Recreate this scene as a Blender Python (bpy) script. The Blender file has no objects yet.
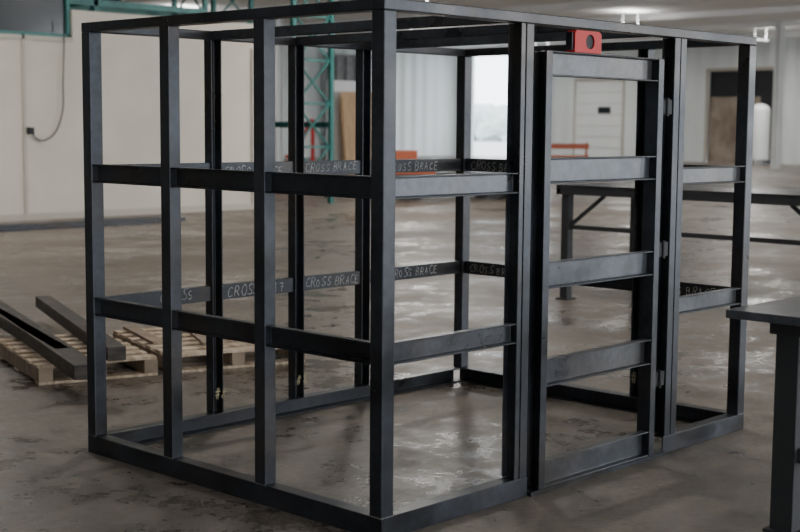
import bpy, bmesh, math, random
from mathutils import Vector, Matrix
random.seed(7)
sc = bpy.context.scene
H=2.13; L1=2.84; L2=2.067

# ---------------------------------------------------------------- materials
def newmat(name):
    m=bpy.data.materials.new(name); m.use_nodes=True
    nt=m.node_tree; b=nt.nodes['Principled BSDF']
    return m,nt,b
def mat(name,c1,c2=None,rough=.6,metal=0,scale=4,detail=6,stretch=(1,1,1),lo=.35,hi=.65,spec=.5):
    m,nt,b=newmat(name); N=nt.nodes; L=nt.links
    b.inputs['Metallic'].default_value=metal; b.inputs['Roughness'].default_value=rough
    b.inputs['Specular IOR Level'].default_value=spec
    c2=c2 or c1
    tc=N.new('ShaderNodeTexCoord'); mp=N.new('ShaderNodeMapping'); mp.inputs['Scale'].default_value=stretch
    L.new(tc.outputs['Object'],mp.inputs['Vector'])
    no=N.new('ShaderNodeTexNoise'); no.inputs['Scale'].default_value=scale; no.inputs['Detail'].default_value=detail
    L.new(mp.outputs[0],no.inputs['Vector'])
    cr=N.new('ShaderNodeValToRGB'); cr.color_ramp.elements[0].position=lo; cr.color_ramp.elements[1].position=hi
    cr.color_ramp.elements[0].color=(*c1,1); cr.color_ramp.elements[1].color=(*c2,1)
    L.new(no.outputs['Fac'],cr.inputs[0]); L.new(cr.outputs[0],b.inputs['Base Color'])
    return m
def steel(name,dark,blue,brown,metal,rr):
    m,nt,b=newmat(name); N=nt.nodes; L=nt.links
    tc=N.new('ShaderNodeTexCoord')
    def noise(s,d,st=(1,1,1),r=.6):
        mp=N.new('ShaderNodeMapping'); mp.inputs['Scale'].default_value=st; L.new(tc.outputs['Object'],mp.inputs['Vector'])
        n=N.new('ShaderNodeTexNoise'); n.inputs['Scale'].default_value=s; n.inputs['Detail'].default_value=d; n.inputs['Roughness'].default_value=r
        L.new(mp.outputs[0],n.inputs['Vector']); return n
    n1=noise(2.2,7,r=.6); n2=noise(1.3,6); n3=noise(26,5)
    r1=N.new('ShaderNodeValToRGB'); r1.color_ramp.elements[0].position=.36; r1.color_ramp.elements[1].position=.64
    r1.color_ramp.elements[0].color=(*dark,1); r1.color_ramp.elements[1].color=(*blue,1); L.new(n1.outputs['Fac'],r1.inputs[0])
    r2=N.new('ShaderNodeValToRGB'); r2.color_ramp.elements[0].position=.50; r2.color_ramp.elements[1].position=.68
    L.new(n2.outputs['Fac'],r2.inputs[0])
    mx=N.new('ShaderNodeMix'); mx.data_type='RGBA'; L.new(r2.outputs[0],mx.inputs[0]); L.new(r1.outputs[0],mx.inputs[6]); mx.inputs[7].default_value=(*brown,1)
    m3=N.new('ShaderNodeMix'); m3.data_type='RGBA'; m3.blend_type='MULTIPLY'; m3.inputs[0].default_value=.45
    r3=N.new('ShaderNodeValToRGB'); r3.color_ramp.elements[0].position=.36; r3.color_ramp.elements[1].position=.62; r3.color_ramp.elements[0].color=(.5,.5,.5,1); r3.color_ramp.elements[1].color=(1.25,1.25,1.25,1)
    L.new(n3.outputs['Fac'],r3.inputs[0]); L.new(mx.outputs[2],m3.inputs[6]); L.new(r3.outputs[0],m3.inputs[7]); L.new(m3.outputs[2],b.inputs['Base Color'])
    b.inputs['Metallic'].default_value=metal
    mr=N.new('ShaderNodeMapRange'); mr.inputs['From Min'].default_value=.36; mr.inputs['From Max'].default_value=.64
    mr.inputs['To Min'].default_value=rr[0]; mr.inputs['To Max'].default_value=rr[1]; L.new(n1.outputs['Fac'],mr.inputs['Value']); L.new(mr.outputs[0],b.inputs['Roughness'])
    bp=N.new('ShaderNodeBump'); bp.inputs['Strength'].default_value=.06; bp.inputs['Distance'].default_value=.003
    L.new(n3.outputs['Fac'],bp.inputs['Height']); L.new(bp.outputs[0],b.inputs['Normal'])
    return m
M_steel=steel('mill_scale_steel',(.009,.0097,.0115),(.037,.041,.050),(.036,.028,.023),.45,(.27,.48))
M_steel_lit=steel('lit_steel',(.030,.032,.036),(.085,.091,.103),(.060,.052,.046),.45,(.26,.46))  # lighter copy of the frame steel, with the light on it painted in
M_chalk=mat('chalk_mark',(.22,.215,.20),(.52,.50,.46),rough=.95,scale=45,detail=3)
M_ychalk=mat('pale_paint_marker',(.36,.31,.18),rough=.9)
M_wood=mat('pallet_wood',(.33,.24,.155),(.60,.475,.35),rough=.85,scale=3,stretch=(1,8,1))
M_woodd=mat('old_pallet_wood',(.18,.13,.09),(.32,.24,.17),rough=.9,scale=3,stretch=(8,1,1))
M_timber=mat('dark_timber',(.030,.024,.020),(.075,.058,.045),rough=.75,scale=4,stretch=(2,2,8))
M_red=mat('red_enamel',(.36,.010,.008),rough=.5,spec=.3)
M_black=mat('black_rubber',(.012,.012,.013),rough=.7)
M_teal=mat('teal_rack_paint',(.01,.10,.088),(.018,.145,.125),rough=.5)
M_orange=mat('orange_paint',(.34,.07,.02),rough=.55)
M_cream=mat('cream_panel',(.50,.45,.37),(.57,.515,.43),rough=.7,scale=.8)
M_trim=mat('panel_trim',(.42,.38,.32),rough=.7)
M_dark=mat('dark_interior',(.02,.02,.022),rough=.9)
M_ply=mat('plywood',(.40,.26,.14),(.50,.34,.20),rough=.8,scale=2,stretch=(6,6,1))
M_white=mat('white_painted',(.66,.68,.68),(.72,.74,.74),rough=.55,scale=1)
M_brown=mat('weathered_door_sheet',(.16,.12,.09),(.30,.25,.20),rough=.8,scale=1.2)
M_grey=mat('grey_tarp',(.16,.165,.17),(.22,.225,.23),rough=.7)
M_ceil=mat('ceiling_insulation',(.74,.745,.745),(.80,.805,.80),rough=.8,scale=.5)
M_grass=mat('outside_ground',(.42,.43,.42),(.50,.51,.49),rough=.95,scale=.5)
M_hazeleaf=mat('hazed_foliage',(.42,.47,.46),(.52,.57,.56),rough=.95,scale=2)  # distance haze is put into the pale leaf colour
M_glass=mat('dark_window_glass',(.015,.018,.02),rough=.15)

def corrug(name,c,axis):
    m,nt,b=newmat(name);N=nt.nodes;L=nt.links
    tc=N.new('ShaderNodeTexCoord'); w=N.new('ShaderNodeTexWave'); w.bands_direction=axis
    w.inputs['Scale'].default_value=.35; L.new(tc.outputs['Object'],w.inputs['Vector'])
    bp=N.new('ShaderNodeBump'); bp.inputs['Distance'].default_value=.08; bp.inputs['Strength'].default_value=.8
    L.new(w.outputs['Fac'],bp.inputs['Height']); L.new(bp.outputs[0],b.inputs['Normal'])
    no=N.new('ShaderNodeTexNoise'); no.inputs['Scale'].default_value=.4; L.new(tc.outputs['Object'],no.inputs['Vector'])
    cr=N.new('ShaderNodeValToRGB'); cr.color_ramp.elements[0].color=(*[x*.85 for x in c],1); cr.color_ramp.elements[1].color=(*c,1)
    L.new(no.outputs['Fac'],cr.inputs[0]); L.new(cr.outputs[0],b.inputs['Base Color']); b.inputs['Roughness'].default_value=.5
    return m
M_corY=corrug('corrugated_metal_ns',(.72,.76,.76),'Y')
M_corX=corrug('corrugated_metal_ew',(.72,.76,.76),'X')

def floor_mat():
    m,nt,b=newmat('stained_concrete');N=nt.nodes;L=nt.links
    tc=N.new('ShaderNodeTexCoord')
    def noise(s,d=8,r=.6):
        n=N.new('ShaderNodeTexNoise'); n.inputs['Scale'].default_value=s; n.inputs['Detail'].default_value=d; n.inputs['Roughness'].default_value=r
        L.new(tc.outputs['Object'],n.inputs['Vector']); return n
    def ramp(src,p0,c0,p1,c1):
        r=N.new('ShaderNodeValToRGB'); r.color_ramp.elements[0].position=p0; r.color_ramp.elements[1].position=p1
        r.color_ramp.elements[0].color=(*c0,1); r.color_ramp.elements[1].color=(*c1,1); L.new(src,r.inputs[0]); return r
    a=noise(.55,9,.65); c=noise(3.4,12,.78); e=noise(.5,12,.72); g=noise(26,6,.7)
    r1=ramp(a.outputs['Fac'],.34,(.122,.097,.076),.64,(.222,.182,.145))
    r2=ramp(c.outputs['Fac'],.36,(.60,.58,.56),.62,(1.12,1.12,1.12))
    r3=ramp(g.outputs['Fac'],.32,(.70,.70,.70),.66,(1.15,1.15,1.15))
    def mul(x,y):
        mx=N.new('ShaderNodeMix'); mx.data_type='RGBA'; mx.blend_type='MULTIPLY'; mx.inputs[0].default_value=1
        L.new(x,mx.inputs[6]); L.new(y,mx.inputs[7]); return mx.outputs[2]
    # damp areas: darker and smoother
    ad=N.new('ShaderNodeMath'); ad.operation='ADD'; L.new(e.outputs['Fac'],ad.inputs[0])
    ml=N.new('ShaderNodeMath'); ml.operation='MULTIPLY_ADD'; ml.inputs[1].default_value=.7; ml.inputs[2].default_value=-.35; L.new(c.outputs['Fac'],ml.inputs[0])
    L.new(ml.outputs[0],ad.inputs[1])
    damp=ramp(ad.outputs[0],.40,(.72,.72,.72),.52,(1,1,1))
    L.new(mul(mul(mul(r1.outputs[0],r2.outputs[0]),r3.outputs[0]),damp.outputs[0]),b.inputs['Base Color'])
    rr=N.new('ShaderNodeMapRange'); rr.inputs['From Min'].default_value=.38; rr.inputs['From Max'].default_value=.54
    rr.inputs['To Min'].default_value=.17; rr.inputs['To Max'].default_value=.54
    L.new(ad.outputs[0],rr.inputs['Value']); L.new(rr.outputs[0],b.inputs['Roughness'])
    bp=N.new('ShaderNodeBump'); bp.inputs['Strength'].default_value=.5; bp.inputs['Distance'].default_value=.009
    L.new(c.outputs['Fac'],bp.inputs['Height']); L.new(bp.outputs[0],b.inputs['Normal'])
    return m
M_floor=floor_mat()

# ---------------------------------------------------------------- mesh helpers
class MB:
    def __init__(s): s.bm=bmesh.new()
    def box(s,a,b,M=None):
        x0,y0,z0=[min(p,q) for p,q in zip(a,b)]; x1,y1,z1=[max(p,q) for p,q in zip(a,b)]
        P=[(x0,y0,z0),(x1,y0,z0),(x1,y1,z0),(x0,y1,z0),(x0,y0,z1),(x1,y0,z1),(x1,y1,z1),(x0,y1,z1)]
        v=[s.bm.verts.new((M@Vector(p)) if M else p) for p in P]
        for f in [(0,3,2,1),(4,5,6,7),(0,1,5,4),(1,2,6,5),(2,3,7,6),(3,0,4,7)]: s.bm.faces.new([v[i] for i in f])
        return s
    def prism(s,pts0,pts1):
        a=[s.bm.verts.new(p) for p in pts0]; b=[s.bm.verts.new(p) for p in pts1]; n=len(a)
        s.bm.faces.new(a[::-1]); s.bm.faces.new(b)
        for i in range(n): s.bm.faces.new([a[i],a[(i+1)%n],b[(i+1)%n],b[i]])
        return s
    def chan(s,p0,p1,o,web=.09,fl=.04,t=.007,M=None):
        """C channel; p0->p1 is centre line of the web back face, flanges run in direction o"""
        p0=Vector(p0);p1=Vector(p1);o=Vector(o).normalized();d=(p1-p0).normalized();w=d.cross(o)
        h=web/2
        prof=[(-h,0),(h,0),(h,fl),(h-t,fl),(h-t,t),(-h+t,t),(-h+t,fl),(-h,fl)]
        A=[p0+w*a+o*b for a,b in prof];B=[p1+w*a+o*b for a,b in prof]
        if M: A=[M@q for q in A];B=[M@q for q in B]
        return s.prism(A,B)
    def bar(s,p0,p1,w=.05,h=None):
        h=h or w; p0=Vector(p0);p1=Vector(p1); d=(p1-p0); q=d.to_track_quat('Z','Y').to_matrix().to_4x4()
        M=Matrix.Translation(p0)@q
        return s.box((-w/2,-h/2,0),(w/2,h/2,d.length),M)
    def cyl(s,p0,p1,r,r2=None,n=24):
        r2=r if r2 is None else r2
        p0=Vector(p0);p1=Vector(p1);d=p1-p0;q=d.to_track_quat('Z','Y').to_matrix()
        c=[Vector((math.cos(2*math.pi*i/n),math.sin(2*math.pi*i/n),0)) for i in range(n)]
        return s.prism([p0+q@(k*r) for k in c],[p1+q@(k*r2) for k in c])
    def obj(s,name,m,parent=None,bev=0):
        bmesh.ops.recalc_face_normals(s.bm,faces=s.bm.faces)
        me=bpy.data.meshes.new(name); s.bm.to_mesh(me); s.bm.free()
        o=bpy.data.objects.new(name,me); sc.collection.objects.link(o); me.materials.append(m)
        if parent: o.parent=parent
        if bev:
            b=o.modifiers.new('bevel','BEVEL'); b.width=bev; b.segments=2; b.limit_method='ANGLE'
        return o
def empty(name,loc=(0,0,0),rz=0):
    e=bpy.data.objects.new(name,None); sc.collection.objects.link(e); e.location=loc; e.rotation_euler=(0,0,rz); return e

# ---------------------------------------------------------------- room shell
CZ=6.1; XW=-14; XE=55; YS=-14; YN=48
MB().box((XW,YS,-.2),(XE,YN,0)).obj('floor',M_floor)
MB().box((XW,YS,CZ),(XE,YN,CZ+.2)).obj('ceiling',M_ceil)
b=MB()
for x in range(-12,55,6): b.box((x-.12,YS,CZ-.22),(x+.12,YN,CZ))
b.obj('ceiling_beam_set',M_ceil)
# east wall with openings
b=MB(); ops=[(27.7,31.5,4.45),(36.5,39.5,4.1),(41.4,46.8,5.65)]
y=YS
for a,c,h in ops:
    b.box((XE,y,0),(XE+.2,a,CZ)); b.box((XE,a,h),(XE+.2,c,CZ)); y=c
b.box((XE,y,0),(XE+.2,YN,CZ)); b.obj('wall_east',M_corY)
MB().box((XW,YN,0),(XE+.2,YN+.2,CZ)).obj('wall_north',M_corX)
MB().box((XW-.2,YS,0),(XW,YN,CZ)).obj('wall_west',M_corY)
b=MB(); x=XW
SO=[(-8,-1),(2,9),(13,20),(28,35)]
for a,c in SO:
    b.box((x,YS-.2,0),(a,YS,CZ)); b.box((a,YS-.2,5),(c,YS,CZ)); x=c
b.box((x,YS-.2,0),(XE,YS,CZ)); b.obj('wall_south',M_corX)
# partition
b=MB(); WX0,WX1=5.2,9.35
b.box((XW,16.7,0),(WX0,16.85,3.6)); b.box((WX0,16.7,0),(WX1,16.85,3.12)); b.box((WX1,16.7,0),(13.7,16.85,3.6))
b.obj('wall_partition',M_cream)
b=MB()
for x in (3,6.1,8.35,11.35,13.35): b.box((x,16.66,0),(x+.05,16.70,3.12))
b.box((XW,16.66,3.05),(WX1,16.7,3.12)); b.obj('trim_partition',M_trim)
MB().box((XW,16.67,0),(13.7,16.7,.12)).obj('baseboard_partition',M_trim)
e=empty('window_1',(7.3,16.77,3.35))
MB().box((-2.1,.03,-.23),(2.05,.05,1.1)).obj('glass',M_glass,e)
b=MB()
for x in (-2.1,-1.1,0,.45,2.0): b.box((x-.03,-.03,-.23),(x+.03,.03,1.1))
b.box((-2.1,-.03,-.23),(2.05,.03,-.17)); b.obj('frame',M_teal,e)
MB().box((XW,22,0),(14,22.2,CZ)).obj('dark_backing_wall',M_dark)  # added dark backing; its colour stands for the gloom above the partition

# doors in the east wall
e=empty('door_1',(XE,38,0))
b=MB()
for i in range(7): b.box((.05,-1.5,i*.585+.01),(.1,1.5,(i+1)*.585-.02))
b.obj('sections',M_white,e)
b=MB()
b.box((.10,-1.5,0),(.14,1.5,4.1))
for y in (-1.6,1.5): b.box((-.06,y,0),(0,y+.1,4.2))
b.box((-.06,-1.6,4.1),(0,1.6,4.25)); b.obj('frame',M_trim,e)
MB().box((.03,-.7,2.4),(.05,.1,2.75)).obj('window',M_glass,e)
e=empty('door_2',(XE,29.6,0))
MB().box((.15,-1.9,0),(.3,1.9,4.45)).obj('opening_dark_sheet',M_dark,e)  # dark sheet; the unlit space in the opening is put into its colour
MB().box((.02,-.9,0),(.12,1.8,3.2)).obj('leaf',M_brown,e)
b=MB()
for y in (-2.0,1.88): b.box((-.06,y,0),(0,y+.12,4.5))
b.box((-.06,-2.0,4.45),(0,2.0,4.6)); b.obj('frame',M_trim,e)
# outside
MB().box((XE+.2,20,-.25),(160,140,-.05)).obj('outside_ground',M_grass)
bm=bmesh.new()
for i in range(60):
    x=125+random.uniform(-6,6); y=random.uniform(70,130); r=random.uniform(1.2,3.0)
    bmesh.ops.create_icosphere(bm,subdivisions=2,radius=r,matrix=Matrix.Translation((x,y,random.uniform(.5,2.5))))
for v in bm.verts: v.co+=Vector([random.uniform(-.35,.35) for _ in range(3)])
me=bpy.data.meshes.new('tree_line'); bm.to_mesh(me); bm.free(); o=bpy.data.objects.new('tree_line',me); sc.collection.objects.link(o); me.materials.append(M_hazeleaf)

# ---------------------------------------------------------------- main steel frame
T=.07; SZ=.09; TH=.045
F=empty('steel_frame')
def tube(b,x0,x1,y0,y1,z0,z1): b.box((x0,y0,z0),(x1,y1,z1))
zt=H-TH
b=MB()
for x in (0,L1-T):
    for y in (0,L2-T): tube(b,x,x+T,y,y+T,SZ,zt)
b.obj('corner_post_set',M_steel,F,.005)
b=MB()
for y in (.704,1.365): b.chan((0,y+T/2,SZ),(0,y+T/2,zt),(1,0,0),T,.062)
b.obj('side_post_set',M_steel,F,.003)
b=MB()
for y in (.64,1.365): b.chan((L1,y+T/2,SZ),(L1,y+T/2,zt),(-1,0,0),T,.062)
BX=(.75,1.34,1.87)
for x in BX: b.chan((x+T/2,L2,SZ),(x+T/2,L2,zt),(0,-1,0),T,.062)
b.obj('rear_post_set',M_steel,F,.003)
b=MB()   # door jamb posts
b.chan((.875,.038,SZ),(.875,.038,zt),(1,0,0),T+.006,.05)
b.chan((.868,.038,SZ),(.868,.038,zt),(-1,0,0),T+.006,.03)
b.chan((2.10,.038,SZ),(2.10,.038,zt),(1,0,0),T+.006,.05)
b.chan((2.093,.038,SZ),(2.093,.038,zt),(-1,0,0),T+.006,.05)
b.obj('door_jamb_set',M_steel,F,.003)
# sills
b=MB()
b.chan((0,0,SZ/2),(0,L2,SZ/2),(1,0,0),SZ,T)
b.chan((L1,0,SZ/2),(L1,L2,SZ/2),(-1,0,0),SZ,T)
b.chan((T,L2,SZ/2),(L1-T,L2,SZ/2),(0,-1,0),SZ,T)
b.chan((0,0,SZ/2),(.93,0,SZ/2),(0,1,0),SZ,T)
b.chan((2.03,0,SZ/2),(L1,0,SZ/2),(0,1,0),SZ,T)
b.obj('sill_channel_set',M_steel,F,.003)
# top ring + roof joists
b=MB()
b.box((0,0,zt),(L1,T,H)); b.box((0,L2-T,zt),(L1,L2,H)); b.box((0,T,zt),(T,L2-T,H)); b.box((L1-T,T,zt),(L1,L2-T,H))
b.obj('top_ring',M_steel,F,.004)
b=MB()
for x in BX: b.chan((x+T/2,T,H),(x+T/2,L2-T,H),(0,0,-1),T,TH)
b.obj('roof_joist_set',M_steel_lit,F,.002)
# rails
R=.09; ra=1.446-R/2; rb=.789-R/2
b=MB()
for z in (ra,rb):
    for y0,y1 in ((T,.704),(.774,1.365),(1.435,L2-T)): b.chan((.044,y0,z),(.044,y1,z),(-1,0,0),R,.04)
b.obj('side_rail_set',M_steel,F,.003)
b=MB()
for z in (ra,rb):
    b.chan((T,.044,z),(.84,.044,z),(0,-1,0),R,.04)
    b.chan((2.145,.044,z),(L1-T,.044,z),(0,-1,0),R,.04)
b.obj('front_rail_set',M_steel_lit,F,.003)
b=MB()
for z in (ra,rb):
    xs=[T]+[q for x in BX for q in (x,x+T)]+[L1-T]
    for i in range(0,len(xs),2): b.chan((xs[i],L2-.05,z),(xs[i+1],L2-.05,z),(0,1,0),R-.01,.04)
    ys=[T,.64,.71,1.365,1.435,L2-T]
    for i in range(0,6,2): b.chan((L1-.05,ys[i],z),(L1-.05,ys[i+1],z),(1,0,0),R-.01,.04)
b.obj('rear_rail_set',M_steel,F,.002)
# weld beads where the rails meet the posts
M_weld=mat('weld_bead',(.08,.08,.09),(.18,.17,.16),rough=.35,metal=.7,scale=40)
b=MB(); rw=random.Random(5)
def bead(p0,p1,r=.0035):
    p0=Vector(p0);p1=Vector(p1); n=max(2,int((p1-p0).length/.012))
    for i in range(n):
        a=p0.lerp(p1,i/n); c=p0.lerp(p1,(i+1)/n); b.cyl(a,c,r*rw.uniform(.8,1.2),r*rw.uniform(.8,1.2),8)
for z in (ra,rb):
    for y in (T,.704,.774,1.365,1.435,L2-T): bead((.040,y,z-R/2+.008),(.040,y,z+R/2-.008))
    for x in (T,.84,2.145,L1-T): bead((x,.040,z-R/2+.008),(x,.040,z+R/2-.008))
for y in (0,.704,1.365,L2-T): bead((0,y,SZ),(0,y+T,SZ),.003)
for x in (0,L1-T): bead((x,0,SZ),(x+T,0,SZ),.003)
b.obj('weld_bead_set',M_weld,F)
# hand written chalk strokes
G={'C':[[(.9,.85),(.6,1),(.2,.85),(0,.5),(.15,.12),(.5,0),(.9,.15)]],
 'R':[[(0,0),(.05,1),(.6,.98),(.8,.75),(.55,.5),(.05,.48)],[(.35,.48),(.9,0)]],
 'O':[[(.5,1),(.12,.8),(0,.4),(.3,.02),(.7,.05),(.9,.45),(.8,.85),(.5,1)]],
 'S':[[(.85,.9),(.45,1),(.1,.8),(.25,.55),(.7,.42),(.8,.15),(.4,0),(0,.12)]],
 'B':[[(0,0),(.02,1),(.55,.97),(.72,.75),(.5,.54),(.05,.52)],[(.5,.54),(.85,.3),(.6,.03),(0,0)]],
 'A':[[(0,0),(.42,1),(.85,0)],[(.15,.38),(.72,.4)]],
 'E':[[(.8,1),(.03,.97),(0,0),(.8,.03)],[(.02,.52),(.6,.54)]],
 '#':[[(.3,0),(.42,1)],[(.62,0),(.74,1)],[(.05,.33),(.9,.36)],[(.1,.68),(.95,.7)]],
 '1':[[(.3,.8),(.5,1),(.45,0)]],'7':[[(.05,.95),(.8,1),(.35,0)],[(.25,.5),(.75,.52)]],
 '8':[[(.5,.52),(.15,.75),(.45,1),(.78,.78),(.5,.52),(.08,.25),(.4,0),(.8,.22),(.5,.52)]]}
rng=random.Random(3)
def text(s,loc,rot,size,m,par,wd=.0034):
    bm=bmesh.new(); cx=0; base=rng.uniform(-.004,.004); slope=rng.uniform(-.03,.03); size*=rng.uniform(.92,1.08)
    for ch in s:
        if ch==' ': cx+=size*.45; continue
        k=size*rng.uniform(.78,1.12); sk=rng.uniform(-.05,.25); dy=base+cx*slope+rng.uniform(-.003,.003)
        for st in G[ch]:
            P=[Vector((cx+(px*.62+sk*py)*k+rng.uniform(-.0015,.0015),dy+py*k+rng.uniform(-.0018,.0018),0)) for px,py in st]
            for a,c in zip(P,P[1:]):
                d=(c-a)
                if d.length<1e-5: continue
                n=Vector((-d.y,d.x,0)).normalized()*wd*rng.uniform(.35,.65); ex=d.normalized()*wd*.3
                v=[bm.verts.new(q) for q in (a-ex-n,c+ex-n,c+ex+n,a-ex+n)]; bm.faces.new(v)
        cx+=size*rng.uniform(.74,.88)
    me=bpy.data.meshes.new('chalk_writing'); bm.to_mesh(me); bm.free(); me.materials.append(m)
    n=bpy.data.objects.new('chalk_writing',me); sc.collection.objects.link(n); n.location=loc; n.rotation_euler=rot; n.parent=par
Rx=(math.pi/2,0,0); Ry=(math.pi/2,0,-math.pi/2)
yb=L2-.0515
for s,x,z in [('CROSS',.86,rb),('#17',1.14,rb),('CROSS BRACE',1.43,rb),('CROSS BRACE',2.12,rb),('CROSS',.42,rb),
              ('CROSS BRACE',.84,ra),('CROSS BRACE',1.43,ra),('CROSS BRACE',2.1,ra)]:
    text(s,(x,yb,z-.026),Rx,.049 if len(s)>6 else .056,M_chalk,F)
for y in (1.95,.57):
    for z in (ra,rb): text('CROSS BRACE',(L1-.0515,y,z-.026),Ry,.049,M_chalk,F)
for x,y in [(BX[0],0),(BX[1],0)]: text('#8',(x+.008,L2-.0635,.17),Rx,.055,M_ychalk,F,.004)
text('#8',(L1-.0635,.70,.17),Ry,.055,M_ychalk,F,.004)

# ---------------------------------------------------------------- door panel
D=empty('steel_door'); dx0,dx1=.985,1.925; dy=-.012
b=MB()
b.chan((dx0+.05,dy+.03,.02),(dx0+.05,dy+.03,1.975),(-1,0,0),.075,.045)
b.chan((dx1-.05,dy+.03,.02),(dx1-.05,dy+.03,1.975),(1,0,0),.075,.045)
b.obj('stile_set',M_steel,D,.002)
b=MB()
for z,w in ((1.92,.11),(1.45,.115),(.985,.12),(.545,.125),(.083,.125)): b.chan((dx0+.05,dy+.04,z),(dx1-.05,dy+.04,z),(0,-1,0),w,.045)
b.obj('door_rail_set',M_steel_lit,D,.003)
MB().box((.935,-.02,0),(2.025,.06,.02)).obj('threshold_plate',M_steel,F)
# hinges
b=MB()
for z in (.35,1.0,1.7): b.cyl((1.975,-.008,z),(1.975,-.008,z+.09),.008,n=12); b.box((1.935,-.004,z+.01),(2.02,0,z+.08))
b.obj('hinge_set',M_black,D)
# red magnet clamp on top of the door
e=empty('red_welding_magnet',(1.285,-.005,1.975))
bm=bmesh.new()
outer=[(-.10,0),(.10,0),(.10,.085),(.085,.098),(-.085,.098),(-.10,.085)]; no_=len(outer)
n=24; hole=[(.015+.033*math.cos(2*math.pi*i/n),.05+.033*math.sin(2*math.pi*i/n)) for i in range(n)]
def ring(y):
    return [bm.verts.new((x,y,z)) for x,z in outer],[bm.verts.new((x,y,z)) for x,z in hole]
o0,h0=ring(-.02);o1,h1=ring(.03)
for ov,hv in((o0,h0),(o1,h1)):
    es=[bm.edges.new((ov[i],ov[(i+1)%no_])) for i in range(no_)]+[bm.edges.new((hv[i],hv[(i+1)%n])) for i in range(n)]
    bmesh.ops.triangle_fill(bm,edges=es,use_beauty=True)
for i in range(no_): bm.faces.new([o0[i],o0[(i+1)%no_],o1[(i+1)%no_],o1[i]])
for i in range(n): bm.faces.new([h0[i],h0[(i+1)%n],h1[(i+1)%n],h1[i]])
bmesh.ops.recalc_face_normals(bm,faces=bm.faces)
me=bpy.data.meshes.new('body'); bm.to_mesh(me); bm.free(); me.materials.append(M_red)
o=bpy.data.objects.new('body',me); sc.collection.objects.link(o); o.parent=e
MB().cyl((.015,-.012,.05),(.015,.028,.05),.0325).obj('hole_dark_plug',M_black,e)  # black plug in the hole; the shade inside is put into its colour
MB().box((-.112,-.012,.01),(-.10,.022,.088)).box((.10,-.012,.01),(.112,.022,.088)).obj('pole_plate_set',M_steel,e)

# ---------------------------------------------------------------- foreground table
e=empty('steel_welding_table',(1.06,-.89,0))
MB().box((0,0,.885),(1.5,-1.2,.92)).obj('top',M_steel_lit,e,.003)
b=MB()
for x in (.16,1.3):
    for y in (-.14,-1.0): b.box((x,y,0),(x+.10,y-.10,.885)); b.box((x-.02,y+.02,0),(x+.12,y-.12,.015)); b.box((x-.02,y+.02,.82),(x+.12,y-.12,.885))
b.box((.26,-.17,.3),(1.3,-.21,.36)); b.box((.18,-.24,.3),(.22,-1.0,.36)); b.obj('leg_set',M_black,e,.003)
# mid table
def table(loc,sx,sy,h,edge,mid):
    e=empty('steel_work_table',loc)
    MB().box((0,0,h-.03),(sx,-sy,h)).obj('top',M_steel,e)
    b=MB()
    b.box((0,0,h-.09),(sx,-.05,h-.03)).box((0,-sy+.05,h-.09),(sx,-sy,h-.03)).box((0,0,h-.09),(.05,-sy,h-.03)).box((sx-.05,0,h-.09),(sx,-sy,h-.03))
    ys=[-.05,-mid,-sy+.15]
    for x in (.02,sx-.12):
        for y in ys:
            b.box((x,y,0),(x+.08,y-.08,h-.09)); b.box((x-.03,y+.03,0),(x+.11,y-.11,.015))
        for y in ys[:-1]: b.bar((x+.05,y-.08,h-.38),(x+.05,y-.46,h-.09),.03)
        for y in ys[1:]: b.bar((x+.05,y,h-.38),(x+.05,y+.38,h-.09),.03)
    b.box((.05,-.1,.68),(.08,-sy+.1,.72))
    b.obj('frame',M_black,e)
    if edge: MB().box((-.012,.0,h-.04),(0,-sy,h)).obj('edge_strip',M_orange,e)
    return e
table((6.6,4.15,0),1.3,5.6,1.10,False,2.78)
table((10.6,3.6,0),1.3,6.0,1.22,True,3.2)

# ---------------------------------------------------------------- pallets
def pallet(loc,rz,m1,n=7,L=1.2,W=1.0):
    e=empty('wooden_pallet',loc,rz)
    b=MB()
    for y in (-W/2,-.045,W/2-.09): b.box((-L/2,y,.018),(L/2,y+.09,.108))
    b.obj('stringer_set',M_woodd,e)
    b=MB()
    for i in range(n):
        x=-L/2+i*(L-.1)/(n-1); j=random.uniform(-.012,.012)
        b.box((x,-W/2+j,.108),(x+.1,W/2+j,.128))
    for x in (-L/2,-.05,L/2-.1): b.box((x,-W/2,0),(x+.1,W/2,.018))
    b.obj('deck_board_set',m1,e,.002)
    return e
pr=math.radians(73)
pallet((1.30,4.22,0),pr,M_wood,W=.78)
pB=pallet((2.22,3.94,0),pr,M_wood)
def dv(a): return Vector((math.cos(math.radians(a)),math.sin(math.radians(a)),0))
b=MB()
for i,(x,y,a,l) in enumerate([(2.0,3.62,62,1.1),(2.28,3.72,84,.9),(1.78,3.9,70,.8)]):
    M=Matrix.Translation((x,y,.130+.02*(i==1)))@Matrix.Rotation(math.radians(a),4,'Z')
    b.box((0,-.045,0),(l,.045,.02),M)
b.obj('loose_plank_set',M_woodd)
# dark timbers lying over the pallet
e=empty('dark_timber_stack')
b=MB()
for x,y,a,l,w,h in ((.70,3.14,70.3,3.4,.15,.09),(1.20,3.56,68,2.8,.12,.09),(.92,3.75,72,2.4,.10,.09)):
    M=Matrix.Translation((x,y,.129))@Matrix.Rotation(math.radians(a),4,'Z'); b.box((0,-w/2,0),(l,w/2,h),M)
b.obj('timber_set',M_timber,e,.004)
# bar stock at the partition
b=MB()
for i in range(5):
    b.box((5.0+random.uniform(0,.5),14.75+i*.13,0),(10.0+random.uniform(-.3,.5),14.75+i*.13+.1,.05+.03*(i%2)))
b.obj('steel_bar_stack',M_steel)
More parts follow.
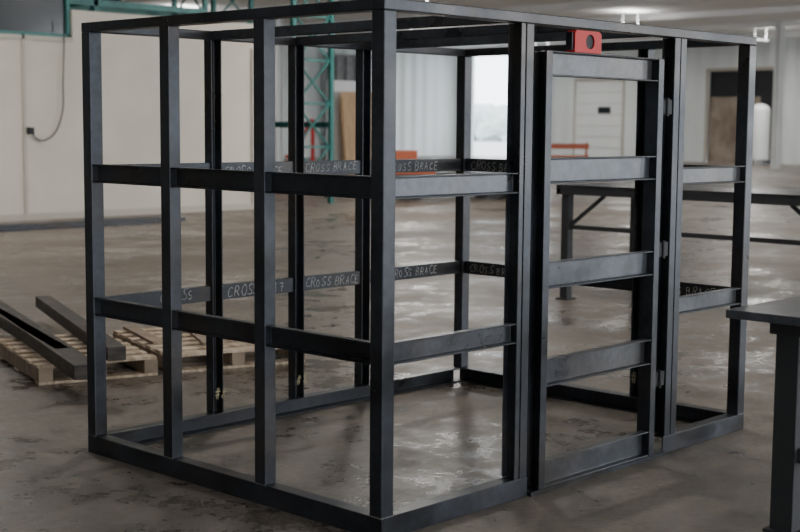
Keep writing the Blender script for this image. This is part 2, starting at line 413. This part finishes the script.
# hanging power cable
cu=bpy.data.curves.new('power_cable','CURVE'); cu.dimensions='3D'; cu.bevel_depth=.012
sp=cu.splines.new('BEZIER'); pts=[(9.15,16.62,3.4),(9.1,16.62,2.4),(9.05,16.62,1.75),(8.85,16.62,1.42),(8.62,16.62,1.36),(8.45,16.62,1.5)]
sp.bezier_points.add(len(pts)-1)
for p,q in zip(sp.bezier_points,pts): p.co=q; p.handle_left_type=p.handle_right_type='AUTO'
e=empty('hanging_power_cable')
o=bpy.data.objects.new('cable',cu); sc.collection.objects.link(o); cu.materials.append(M_black); o.parent=e
MB().box((8.40,16.58,1.46),(8.50,16.66,1.58)).obj('plug',M_black,e)

# ---------------------------------------------------------------- pallet racks
def rack(loc,nb,bay,dep,h,levels,axis='X'):
    e=empty('pallet_rack',loc,0 if axis=='X' else math.pi/2)
    b=MB()
    for i in range(nb+1):
        x=i*bay
        b.box((x,0,0),(x+.09,.09,h)); b.box((x,dep-.09,0),(x+.09,dep,h))
        z=.3
        while z+.9<h:
            b.box((x+.03,.09,z-.02),(x+.06,dep-.09,z+.02))
            b.bar((x+.045,.09,z),(x+.045,dep-.09,z+.9),.035); b.bar((x+.045,dep-.09,z),(x+.045,.09,z+.9),.035)
            z+=.9
    for z in levels:
        for y in (.0,dep-.05): b.box((.09,y,z),(nb*bay,y+.05,z+.12))
    b.obj('frame',M_teal,e); return e
rack((16.0,17.15,0),1,2.6,1.15,5.6,(1.6,3.4,4.8),'Y')
rack((3.0,18.2,0),4,2.6,1.1,5.8,(2.2,3.85,4.4),'X')
# red steps
e=empty('red_step_ladder',(19.1,21.2,0),math.radians(-45))
b=MB()
for i in range(6): b.box((i*.16-1,0,.28*(i+1)),(i*.16-.78,.7,.28*(i+1)+.06))
for y in (0,.68): b.bar((-1,y,0),(0,y,1.8),.08); b.bar((0,y,1.8),(0,y,0),.06)
b.obj('frame',M_red,e)
# plywood stack leaning
e=empty('plywood_sheet_stack',(22.0,22.9,0))
b=MB()
for i in range(5):
    M=Matrix.Translation((i*.05,i*.07,0))@Matrix.Rotation(math.radians(-6),4,'X')
    b.box((0,0,0),(1.25,.03,2.6-.1*i),M)
b.obj('sheets',M_ply,e)
MB().box((0,.75,0),(1.4,.85,2.9)).obj('stand',M_white,e)
# flatbed trailer
e=empty('flatbed_trailer',(17.9,17.5,0),math.radians(-38))
MB().box((0,0,.42),(3.6,1.6,.56)).obj('deck',M_dark,e)
b=MB()
for x in (.7,2.5,3.1):
    for y in (-.02,1.5): b.cyl((x,y-.1,.22),(x,y+.1,.22),.22)
b.obj('wheel_set',M_black,e)
b=MB(); b.box((.2,.2,.56),(1.2,1.2,.85)); b.box((.3,.3,.85),(.8,.9,1.1)); b.obj('load',M_orange,e)
b=MB(); b.bar((-1.3,.8,.45),(0,.3,.5),.08).bar((-1.3,.8,.45),(0,1.3,.5),.08).bar((-1.25,.8,0),(-1.25,.8,.5),.06); b.obj('drawbar',M_dark,e)
# grey curtain on wall
b=MB()
for i in range(9): b.box((44+i*.35,47.2+.08*(i%2),0),(44.4+i*.35,47.3+.08*(i%2),5.2))
b.box((43.9,47.2,5.2),(47.4,47.35,5.35)); b.obj('grey_curtain',M_grey)
# orange barricade
e=empty('orange_barricade',(37.0,26.8,0),math.radians(-45))
b=MB().box((-.95,-.04,.85),(.95,.04,1.05)).box((-.95,-.04,.5),(.95,.04,.62)); b.obj('board_set',M_orange,e)
b=MB()
for x in (-.85,.85): b.bar((x,-.35,0),(x,0,1.1),.05).bar((x,.35,0),(x,0,1.1),.05)
b.obj('leg_set',M_orange,e)
# tank
e=empty('white_storage_tank',(52.2,27.1,0))
b=MB().cyl((0,0,.25),(0,0,2.5),.45)
for i in range(5):
    a0,a1=i*math.pi/10,(i+1)*math.pi/10
    b.cyl((0,0,2.5+.3*math.sin(a0)),(0,0,2.5+.3*math.sin(a1)),.45*math.cos(a0),max(.45*math.cos(a1),.01))
for i in range(3): b.box((-.3+.25*i,-.05,0),(-.2+.25*i,.05,.26))
b.obj('shell',M_white,e)
b=MB()
for x,y in ((48,24.0),(30,-2),(48,-2),(30,35)): b.box((x-.15,y-.02,0),(x+.15,y+.02,CZ)).box((x-.15,y-.15,0),(x-.12,y+.15,CZ)).box((x+.12,y-.15,0),(x+.15,y+.15,CZ))
b.obj('steel_column_set',M_white)

# ---------------------------------------------------------------- lights
def area(name,loc,rot,sx,sy,P,c):
    l=bpy.data.lights.new(name,'AREA'); l.shape='RECTANGLE'; l.size=sx; l.size_y=sy; l.energy=P; l.color=c
    o=bpy.data.objects.new(name,l); sc.collection.objects.link(o); o.location=loc; o.rotation_euler=rot; return o
M_led,nt,bs=newmat('led_diffuser'); bs.inputs['Emission Color'].default_value=(.95,.96,1,1); bs.inputs['Emission Strength'].default_value=2
fx=empty('ceiling_strip_light_set'); b=MB(); k=0
for x in (4,16,28,40,50):
    for y in (4,14,26,38):
        P=105 if x<20 and y<10 else 260
        zf=CZ-.6
        b.box((x-.6,y-.08,zf),(x+.6,y+.08,zf+.05)); b.box((x-.5,y-.01,zf+.05),(x-.49,y+.01,CZ)); b.box((x+.49,y-.01,zf+.05),(x+.5,y+.01,CZ))
        a=area('strip_lamp',(x,y,zf-.01),(0,0,0),1.2,.3,P,(1,.965,.91)); a.parent=fx
        a=area('ceiling_fill',(x,y,zf+.07),(math.pi,0,0),1.2,.3,60,(1,.98,.95)); a.parent=fx  # added fill that brightens the ceiling, no real part of the fixture
b.obj('diffuser_set',M_led,fx)
# daylight through the south dock doors
for (a,c),P in zip(SO,(480,560,850,2000)):
    area('dock_daylight',((a+c)/2,YS-.3,2.5),(math.radians(90),0,0),c-a,5,P,(.93,.965,1))
w=bpy.data.worlds.new('overcast_sky'); sc.world=w; w.use_nodes=True
bg=w.node_tree.nodes['Background']; bg.inputs[0].default_value=(.85,.92,1,1); bg.inputs[1].default_value=6.5

# ---------------------------------------------------------------- camera (solved from the frame corners)
f,pi,ro,yaw,cx,cy,cz=1343.1,.1035,.0077,.7621,-3.7115,-3.6345,1.6401
fw=Vector((math.cos(yaw)*math.cos(pi),math.sin(yaw)*math.cos(pi),-math.sin(pi)))
r=Vector((math.sin(yaw),-math.cos(yaw),0)); u=r.cross(fw)
r2=r*math.cos(ro)+u*math.sin(ro); u2=u*math.cos(ro)-r*math.sin(ro)
cam=bpy.data.cameras.new('camera'); co=bpy.data.objects.new('camera',cam); sc.collection.objects.link(co)
Mx=Matrix((r2,u2,-fw)).transposed().to_4x4(); Mx.translation=(cx,cy,cz); co.matrix_world=Mx
cam.sensor_width=36; cam.lens=f/800*36; cam.clip_end=400
cam.dof.use_dof=True; cam.dof.focus_distance=6.3; cam.dof.aperture_fstop=3.2
sc.camera=co
sc.view_settings.view_transform='AgX'
